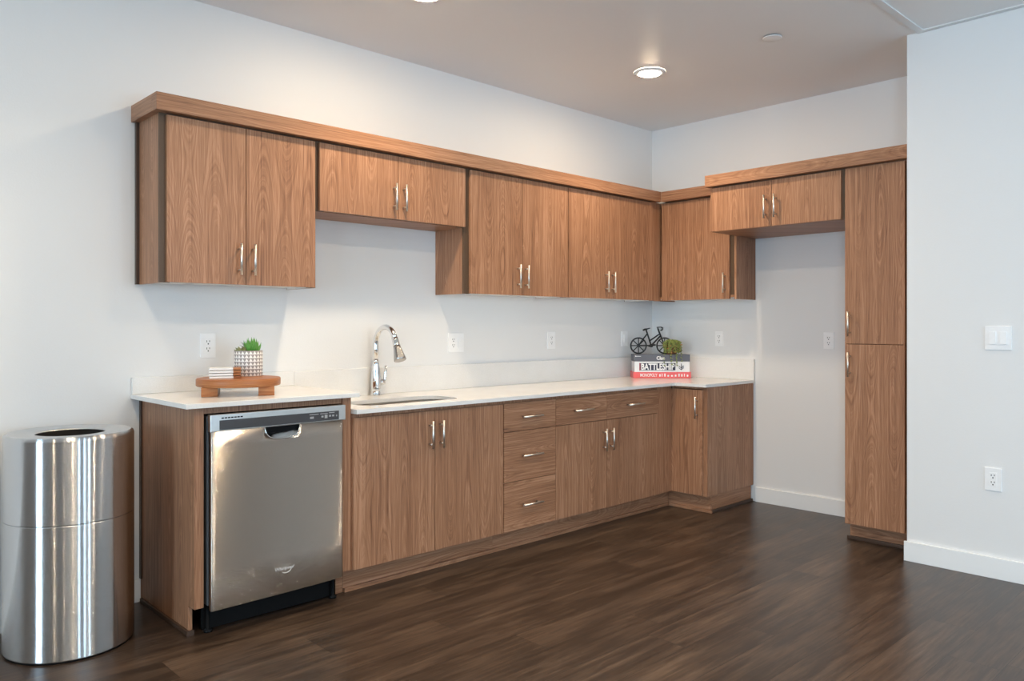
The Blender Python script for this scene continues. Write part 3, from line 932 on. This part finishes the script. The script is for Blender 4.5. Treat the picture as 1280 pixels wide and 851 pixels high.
def wall_plate(kind, label, wall, c, w=0.076, h=0.118, group=None):
    name = 'light_switch' if set(kind) == {'switch'} else 'power_outlet'
    t = thing(name, label, 'light switch' if name == 'light_switch' else 'outlet', c, group)
    F = plate_frame(wall, c, w, h)
    bm = bmesh.new(); F(bm, -w / 2, w / 2, -h / 2, h / 2, 0.0003, 0.0065, b=0.0025)
    obj('cover_plate', bm, M['plate'], t)
    n = len(kind)
    for i, k in enumerate(kind):
        u = (i - (n - 1) / 2) * 0.046
        if k == 'outlet':
            bm = bmesh.new(); F(bm, u - 0.0165, u + 0.0165, -0.0335, 0.0335, 0.0055, 0.0075, b=0.0008)
            rec = obj('receptacle', bm, M['plate'], t)
            bm = bmesh.new()
            for zc in (0.017, -0.017):
                F(bm, u - 0.0085, u - 0.0055, zc - 0.001, zc + 0.008, 0.0072, 0.0079)
                F(bm, u + 0.0050, u + 0.0080, zc + 0.0, zc + 0.008, 0.0072, 0.0079)
                F(bm, u - 0.0028, u + 0.0028, zc - 0.0115, zc - 0.0055, 0.0072, 0.0079)
            obj('slots', bm, M['slot'], rec, label='dark plug slots')
        else:
            bm = bmesh.new(); F(bm, u - 0.0168, u + 0.0168, -0.034, 0.034, 0.0055, 0.0068, b=0.0005)
            fr = obj('switch_frame', bm, M['plate'], t)
            bm = bmesh.new()
            vs = F(bm, u - 0.0145, u + 0.0145, -0.031, 0.031, 0.0066, 0.0105, b=0.0008)
            for v in vs:
                if v.is_valid:
                    pass
            lowz = c[2]
            for v in bm.verts:          # rocker leans: upper half pressed in
                sft = (lowz - v.co.z) * 0.10
                if wall == 'y': v.co.y -= max(0, sft)
                else: v.co.x -= max(0, sft)
            obj('rocker', bm, M['plate'], fr)
    return t


wall_plate(['outlet'], 'white outlet on the back wall just left of the succulent pot', 'y', (-3.577, 0, 1.1545))
wall_plate(['outlet', 'switch'], 'white double plate with outlet and rocker switch right of the faucet', 'y', (-2.028, 0, 1.147), 0.122, 0.116)
wall_plate(['outlet'], 'white outlet under the wall cabinets midway between faucet and corner', 'y', (-1.171, 0, 1.151))
wall_plate(['switch'], 'white single switch plate on back wall nearest the toy bicycle', 'y', (-0.357, 0, 1.154), 0.073, 0.114)
wall_plate(['outlet'], 'white outlet on right wall above the counter end, right of the trailing plant', 'x', (0, -0.6076, 1.155), 0.066, 0.108)
wall_plate(['outlet'], 'white outlet inside the empty fridge alcove', 'x', (0, -1.433, 1.152), 0.070, 0.112)
wall_plate(['switch', 'switch'], 'white double rocker light switch on the jutting right wall', 'x', (XS, -2.608, 1.189), 0.116, 0.117)
wall_plate(['outlet'], 'white outlet low on the jutting wall above its baseboard', 'x', (XS, -2.586, 0.4885), 0.074, 0.113)

# ------------------------------------------------------------------ ceiling lamps and sprinkler cover
def downlight(label, x, y, lens='lens'):
    t = thing('recessed_light', label, 'ceiling light', (x, y, H), 'recessed ceiling downlights')
    obj('trim_ring', L([(0.096, -0.0005), (0.096, -0.004), (0.090, -0.009), (0.074, -0.012), (0.067, -0.010)], (x, y, H), seg=48), M['trimw'], t)
    bm = bmesh.new(); lathe(bm, [(0.0665, -0.0095), (0.060, -0.014), (0.045, -0.0175), (0.02, -0.019), (0.004, -0.0195)], (x, y, H), seg=48, close_top=True)
    obj('lens', bm, M[lens], t, label='glowing warm white lens')
    ld = bpy.data.lights.new('lamp_light', 'AREA')
    ld.shape = 'DISK'; ld.size = 0.12; ld.energy = LAMP_POWER; ld.color = LAMP_COLOR
    ld.spread = math.radians(LAMP_SPREAD)
    lo = bpy.data.objects.new('lamp_light', ld)
    COL.objects.link(lo); lo.parent = t; lo.location = (0, 0, -0.021)

for y, row in ((-0.83, 'along the cabinet wall'), (-2.4, 'down the middle of the room'), (-4.6, 'along the far row')):
    for x in ((-1.2136, -2.8988, -4.585) if y > -1 else (-2.92, -4.60, -6.29)):
        lab = 'recessed ceiling downlight %s out of view behind the camera' % row
        if y == -0.83 and x == -1.2136:
            lab = 'glowing recessed ceiling downlight nearest the corner of the room'
        elif y == -0.83 and x == -2.8988:
            lab = 'recessed downlight cut off by the top edge, above the sink side'
        elif y == -0.83:
            lab = 'recessed downlight in the cabinet row, beyond the left edge of view'
        if y == -0.83 and x == -4.585:
            downlight(lab, -4.52, -1.02, 'lens_dim')
            continue
        downlight(lab, x, -0.83 if (y == -0.83 and x == -2.8988) else (-0.867 if y == -0.83 else y))
t = thing('sprinkler_cover', 'small round white sprinkler cover on the ceiling near the jutting wall', 'sprinkler', (-1.2170, -1.673, H))
obj('disc', L([(0.050, -0.006), (0.050, -0.008), (0.046, -0.0095), (0.004, -0.0098)], (-1.217, -1.673, H), seg=40, close_top=True), M['trimw'], t)
obj('collar', L([(0.040, -0.0005), (0.040, -0.0058)], (-1.217, -1.673, H), seg=32, close_top=True), M['slot'], t)

# ------------------------------------------------------------------ tray with coasters and succulent
TX, TY = -3.572, -0.330
ZS = ZL + 0.0006
TROT = Matrix.Translation((TX, TY, 0)) @ Matrix.Rotation(math.radians(-26), 4, 'Z')
t = thing('riser_tray', 'round orange-brown acacia wood riser tray on the raised counter', 'tray', (TX, TY, ZS))
ZT0, ZT1 = ZS + 0.040, ZS + 0.0745
obj('board', L([(0.0, ZT0), (0.178, ZT0), (0.1815, ZT0 + 0.004), (0.1815, ZT1 - 0.004), (0.178, ZT1), (0.0, ZT1)][1:5], (TX, TY, 0), seg=72, close_bot=True, close_top=True), M['acacia'], t)
for sx in (-1, 1):
    bm = bmesh.new()
    box(bm, sx * 0.118 - 0.034, sx * 0.118 + 0.034, -0.118, 0.118, ZS, ZT0 - 0.0002, b=0.002, mat=TROT)
    obj('leg', bm, M['acacia'], t)

cz = ZT1 + 0.0006
for k in range(4):
    ang = math.radians(-24 + (1.5, -1.0, 0.8, 0.0)[k])
    m = Matrix.Translation((-3.632, -0.320, 0)) @ Matrix.Rotation(ang, 4, 'Z')
    where = ('lowest', 'second from the bottom', 'third from the bottom', 'topmost')[k]
    c = thing('coaster', 'square marble and wood coaster, %s of the stack on the tray' % where, 'coaster', (-3.640, -0.318, cz), 'coasters stacked on the tray')
    bm = bmesh.new(); box(bm, -0.066, 0.034, -0.05, 0.05, cz, cz + 0.0098, b=0.0018, mat=m); obj('marble_slab', bm, M['marble'], c, label='white marble part')
    bm = bmesh.new(); box(bm, 0.0345, 0.067, -0.05, 0.05, cz, cz + 0.0098, b=0.0018, mat=m); obj('wood_slab', bm, M['acacia'], c, label='brown wood part')
    cz += 0.0121

PX, PY = -3.486, -0.245
PZ = ZT1 + 0.0006
t = thing('potted_succulent', 'small green succulent in a white pot patterned with grey triangles', 'potted plant', (PX, PY, PZ))
obj('pot', L([(0.062, 0), (0.0635, 0.003), (0.0635, 0.1165), (0.0625, 0.118)], (PX, PY, PZ), seg=64, close_bot=True, uv=True), M['potpat'], t)
obj('pot_lip', L([(0.0624, 0.118), (0.058, 0.118), (0.058, 0.095)], (PX, PY, PZ), seg=64), M['marble'], t)
obj('soil', L([(0.0575, 0.106), (0.03, 0.110), (0.004, 0.112)], (PX, PY, PZ), seg=32, close_top=True), M['soil'], t)


def leaf(bm, base, tip, w, thick, bend=(0, 0, 0), n=7):
    base, tip, bend = Vector(base), Vector(tip), Vector(bend)
    pts, rad = [], []
    for k in range(n):
        s = k / (n - 1)
        pts.append(base.lerp(tip, s) + bend * math.sin(math.pi * s))
        rad.append(w * (0.55 + 0.6 * math.sin(math.pi * min(1, s * 1.15 + 0.12))) * (1 - s ** 3) + 0.0004)
    vs = tube(bm, pts, rad, 8)
    return vs


rt = Vector((0.82, -0.57, 0)); fw = Vector((0.57, 0.82, 0))      # right / away as seen across the counter
bm = bmesh.new()
c0 = Vector((PX, PY, PZ + 0.108)) + rt * 0.018
for k in range(32):
    a = random.uniform(0, 2 * math.pi); s = random.uniform(0.1, 1.0)
    dirn = rt * math.cos(a) + fw * math.sin(a)
    base = c0 + dirn * 0.016 * s
    tip = c0 + dirn * (0.044 * s) + Vector((0, 0, random.uniform(0.05, 0.074) * (1.1 - 0.3 * s)))
    leaf(bm, base, tip, 0.0068, 1, dirn * 0.005)
obj('pointed_leaves', bm, M['greenleaf'], t, label='bright green pointed upright leaves')
bm = bmesh.new()
for k in range(9):
    a = random.uniform(0.6, 2.6); dirn = rt * math.cos(a + 0.5) - fw * 0.2
    base = c0 - rt * 0.02
    tip = base - rt * random.uniform(0.005, 0.045) + fw * random.uniform(-0.02, 0.02) + Vector((0, 0, random.uniform(0.03, 0.055)))
    leaf(bm, base, tip, 0.0022, 1, Vector((0, 0, 0.006)))
obj('thin_leaves', bm, M['darkleaf'], t, label='dark thin leaves')
bm = bmesh.new()
c1_ = Vector((PX, PY, PZ + 0.113)) - rt * 0.028 - fw * 0.022
for ring, n, ln, lift in ((0, 8, 0.034, 0.010), (1, 7, 0.027, 0.019), (2, 5, 0.017, 0.024)):
    for k in range(n):
        a = 2 * math.pi * (k + ring * 0.5) / n
        dirn = rt * math.cos(a) + fw * math.sin(a)
        leaf(bm, c1_ + dirn * 0.003, c1_ + dirn * ln + Vector((0, 0, lift)), 0.0085, 1, Vector((0, 0, -0.003)), 6)
obj('rosette', bm, M['olive'], t, label='olive green rosette')

# ------------------------------------------------------------------ game boxes, bicycle, trailing plant in the corner
E1 = Vector((0.715, -0.699, 0)).normalized()      # along the spines, to the right
E2 = Vector((-E1.y, E1.x, 0))                     # away, into the corner
SB = Vector((-0.4575, -0.1720, 0))                # front left lower corner of the stack

def spine_box(bm, l0, l1, d0, d1, z0, z1, b=0.0015):
    m = Matrix(((E1.x, E2.x, 0, SB.x), (E1.y, E2.y, 0, SB.y), (0, 0, 1, 0), (0, 0, 0, 1)))
    box(bm, l0, l1, d0, d1, z0, z1, b=b, mat=m)

def sp(l, z, d=-0.0008):
    return SB + E1 * l + E2 * d + Vector((0, 0, z))

Z = [CZ + 0.0006, CZ + 0.0456, CZ + 0.1236, CZ + 0.1756]
LN = 0.412
t = thing('board_game_box', 'red board game box at the bottom of the stack of three', 'game box', SB + E1 * 0.2 + E2 * 0.08 + Vector((0, 0, Z[0])), 'board game boxes on the corner counter')
bm = bmesh.new(); spine_box(bm, -0.006, LN + 0.008, 0, 0.165, Z[0], Z[1] - 0.0004); obj('box', bm, M['redbox'], t)
obj('lettering', lettering('MONOPOLY', 0.024, 0.125, sp(0.045, Z[0] + 0.010), E1, (0, 0, 1), 0.0005, 0.01), M['whiteink'], t)
bm = bmesh.new()
for k, (l, w, h) in enumerate(((0.185, .010, .016), (0.203, .006, .020), (0.222, .010, .020), (0.245, .013, .010), (0.272, .014, .009), (0.300, .012, .012), (0.326, .010, .019), (0.347, .010, .016), (0.368, .006, .019), (0.388, .012, .012))):
    spine_box(bm, l, l + w, -0.0011, 0.0, Z[0] + 0.012, Z[0] + 0.012 + h, b=0)
    spine_box(bm, l + w * 0.3, l + w * 0.7, -0.0012, 0.0, Z[0] + 0.010, Z[0] + 0.014 + h, b=0)
obj('printed_marks', bm, M['whiteink'], t, label='row of small white marks')

t = thing('board_game_box', 'white board game box in the middle of the stack with big block letters', 'game box', SB + E1 * 0.2 + E2 * 0.08 + Vector((0, 0, Z[1])), 'board game boxes on the corner counter')
bm = bmesh.new(); spine_box(bm, 0.004, LN - 0.002, 0.002, 0.163, Z[1], Z[2] - 0.0004); obj('box', bm, M['whitebox'], t)
bm = bmesh.new()
hgt = Z[2] - Z[1]
spine_box(bm, 0.046, 0.305, 0.0010, 0.002, Z[1] + 0.012, Z[2] - 0.012, b=0)
obj('letter_backing', bm, M['navy'], t, label='dark outline behind the letters')
bm = bmesh.new(); spine_box(bm, 0.038, 0.0455, 0.0008, 0.002, Z[1] + 0.010, Z[2] - 0.011, b=0); obj('red_bar', bm, M['maroon'], t, label='dark red bar')
obj('lettering', lettering('BATTLESHIP', hgt - 0.030, 0.247, sp(0.052, Z[1] + 0.015, -0.0002), E1, (0, 0, 1), 0.0008, 0.03), M['whiteink'], t)
bm = bmesh.new()
for dz in (0.0, 0.013):
    tube(bm, [sp(0.330, Z[1] + 0.032 + dz, 0.001), sp(0.348, Z[1] + 0.016 + dz, 0.001), sp(0.366, Z[1] + 0.032 + dz, 0.001)], 0.0026, 8)
tube(bm, [sp(0.348, Z[1] + 0.018, 0.001), sp(0.348, Z[1] + 0.062, 0.001)], 0.0022, 8)
obj('emblem', bm, M['navy'], t, label='dark chevron emblem')

t = thing('board_game_box', 'slate grey board game box on top of the stack, under the bicycle', 'game box', SB + E1 * 0.2 + E2 * 0.08 + Vector((0, 0, Z[2])), 'board game boxes on the corner counter')
bm = bmesh.new(); spine_box(bm, 0.0, LN, 0, 0.165, Z[2], Z[3] - 0.0004); obj('box', bm, M['slate'], t)
obj('lettering', lettering('Clue', 0.027, 0.062, sp(0.165, Z[2] + 0.012), E1, (0, 0, 1), 0.0005, 0.03), M['whiteink'], t)
bm = bmesh.new(); spine_box(bm, 0.008, 0.050, -0.0008, 0.0, Z[2] + 0.0365, Z[2] + 0.0395, b=0); spine_box(bm, 0.008, 0.014, -0.0009, 0.0, Z[2] + 0.035, Z[2] + 0.042, b=0)
obj('printed_marks', bm, M['whiteink'], t, label='small white mark at the left')

# bicycle: l runs along the spines, h up
BZ = Z[3] + 0.0003
BL, BD = 0.050, 0.122
def bp(l, h, d=0.0):
    return SB + E1 * (BL + l) + E2 * (BD + d) + Vector((0, 0, BZ + h))
t = thing('bicycle_figurine', 'black metal toy bicycle standing on the stacked game boxes', 'figurine', bp(0.1, 0))
WR = 0.058
for cl in (0.0, 0.197):
    bm = bmesh.new()
    c = bp(cl, WR + 0.004)
    n = 40
    ring = [c + E1 * (WR * math.cos(2 * math.pi * k / n)) + Vector((0, 0, WR * math.sin(2 * math.pi * k / n))) for k in range(n + 1)]
    tube(bm, ring, 0.0055, 8, cap=False)
    wh = obj('wheel', bm, M['iron'], t)
    bm = bmesh.new()
    for k in range(8):
        a = 2 * math.pi * k / 8
        tube(bm, [c, c + (E1 * math.cos(a) + Vector((0, 0, math.sin(a)))) * (WR - 0.002)], 0.0038, 6)
    tube(bm, [c - E2 * 0.008, c + E2 * 0.008], 0.011, 14)
    obj('spokes', bm, M['iron'], wh)
bm = bmesh.new()
hub, bb, fh = (0.0, WR + 0.004), (0.096, WR + 0.004), (0.197, WR + 0.004)
for a, c, r in ((bb, (0.058, 0.180), 0.004), (hub, bb, 0.0035), ((0.030, 0.106), (0.066, 0.150), 0.0035), ((0.160, 0.150), (0.084, 0.098), 0.0035),
                ((0.164, 0.134), bb, 0.004), ((0.146, 0.192), (0.172, 0.122), 0.0045), ((0.172, 0.122), fh, 0.004), ((0.030, 0.106), hub, 0.003)):
    tube(bm, [bp(*a), bp(*c)], r * 1.5, 8)
obj('frame', bm, M['iron'], t)
bm = bmesh.new()
tube(bm, [bp(0.033, 0.178), bp(0.048, 0.184), bp(0.070, 0.189), bp(0.088, 0.194)], [0.006, 0.0075, 0.0045, 0.003], 10)
obj('saddle', bm, M['iron'], t)
bm = bmesh.new()
tube(bm, [bp(0.146, 0.190), bp(0.143, 0.200)], 0.004, 8)
tube(bm, [bp(0.143, 0.200, -0.022), bp(0.143, 0.201, 0), bp(0.143, 0.200, 0.022)], 0.0035, 8)
for d in (-0.022, 0.022):
    tube(bm, [bp(0.143, 0.200, d), bp(0.170, 0.202, d), bp(0.181, 0.196, d), bp(0.180, 0.184, d), bp(0.168, 0.174, d)], 0.0035, 8)
obj('handlebar', bm, M['iron'], t)
bm = bmesh.new()
tube(bm, [bp(bb[0], bb[1], -0.006), bp(bb[0], bb[1], 0.006)], 0.014, 16)
tube(bm, [bp(bb[0] - 0.022, bb[1] - 0.006, -0.008), bp(bb[0] + 0.022, bb[1] + 0.006, -0.008)], 0.005, 8)
tube(bm, [bp(bb[0] + 0.014, bb[1] + 0.004, -0.010), bp(bb[0] + 0.032, bb[1] + 0.006, -0.010)], 0.006, 8)
obj('pedal_crank', bm, M['iron'], t)

# trailing plant in front of the front wheel
PL0 = SB + E1 * 0.286 + E2 * 0.044
t = thing('trailing_plant', 'small trailing bead-leaf plant spilling over the front of the game boxes', 'potted plant', (PL0.x, PL0.y, Z[3] + 0.0004))
pz = Z[3] + 0.0004
obj('pot', L([(0.034, 0), (0.036, 0.004), (0.042, 0.075), (0.0425, 0.08), (0.039, 0.08), (0.037, 0.070)], (PL0.x, PL0.y, pz), seg=32, close_bot=True, close_top=True), M['terracotta'], t)
rng = random.Random(3)
bmg, bma, bms = bmesh.new(), bmesh.new(), bmesh.new()
for s in range(70):
    a = 2 * math.pi * s / 70 + rng.uniform(-0.1, 0.1)
    dirn = E1 * math.cos(a) + E2 * math.sin(a)
    front = -math.sin(a)
    reach = 0.046 + rng.uniform(0.0, 0.018) - (0.012 if front < -0.5 else 0.0)
    drop = rng.uniform(0.03, 0.098)
    long_ = front > 0.70 and s % 3 == 0
    if long_:
        drop = rng.uniform(0.13, 0.20); reach = 0.066 / front
    p0 = Vector((PL0.x, PL0.y, pz + 0.082)) + dirn * 0.012
    p1 = Vector((PL0.x, PL0.y, pz + 0.105 + rng.uniform(-0.01, 0.018))) + dirn * 0.030
    p2 = Vector((PL0.x, PL0.y, pz + 0.088)) + dirn * reach
    p3 = Vector((PL0.x, PL0.y, max(pz + 0.096 - drop, pz + 0.016) if not long_ else pz + 0.088 - drop)) + dirn * (reach + 0.004) + E1 * rng.uniform(-0.008, 0.008)
    poly = []
    for k in range(15):
        q = k / 14
        if q < 0.5:
            v = p0 * (1 - 2 * q) ** 2 + p1 * 2 * (2 * q) * (1 - 2 * q) + p2 * (2 * q) ** 2
        else:
            v = p2.lerp(p3, (q - 0.5) * 2)
        poly.append(v)
    tube(bms, poly, 0.0009, 5)
    for k, v in enumerate(poly[1:]):
        for _ in range(2):
            off = Vector((rng.uniform(-1, 1), rng.uniform(-1, 1), rng.uniform(-1, 1))) * 0.005
            rot = Matrix.Rotation(rng.uniform(0, 6.3), 4, 'Z') @ Matrix.Rotation(rng.uniform(0, 3), 4, 'X')
            tgt = bma if (rng.random() < 0.16 and v.z > pz and v.z < pz + 0.085) else bmg
            blob(tgt, v + off, (0.0070, 0.0048, 0.0030), rot)
obj('stems', bms, M['darkleaf'], t)
obj('leaves', bmg, M['vine'], t, label='mossy green small leaves')
obj('amber_leaves', bma, M['amber'], t, label='amber tinted small leaves')
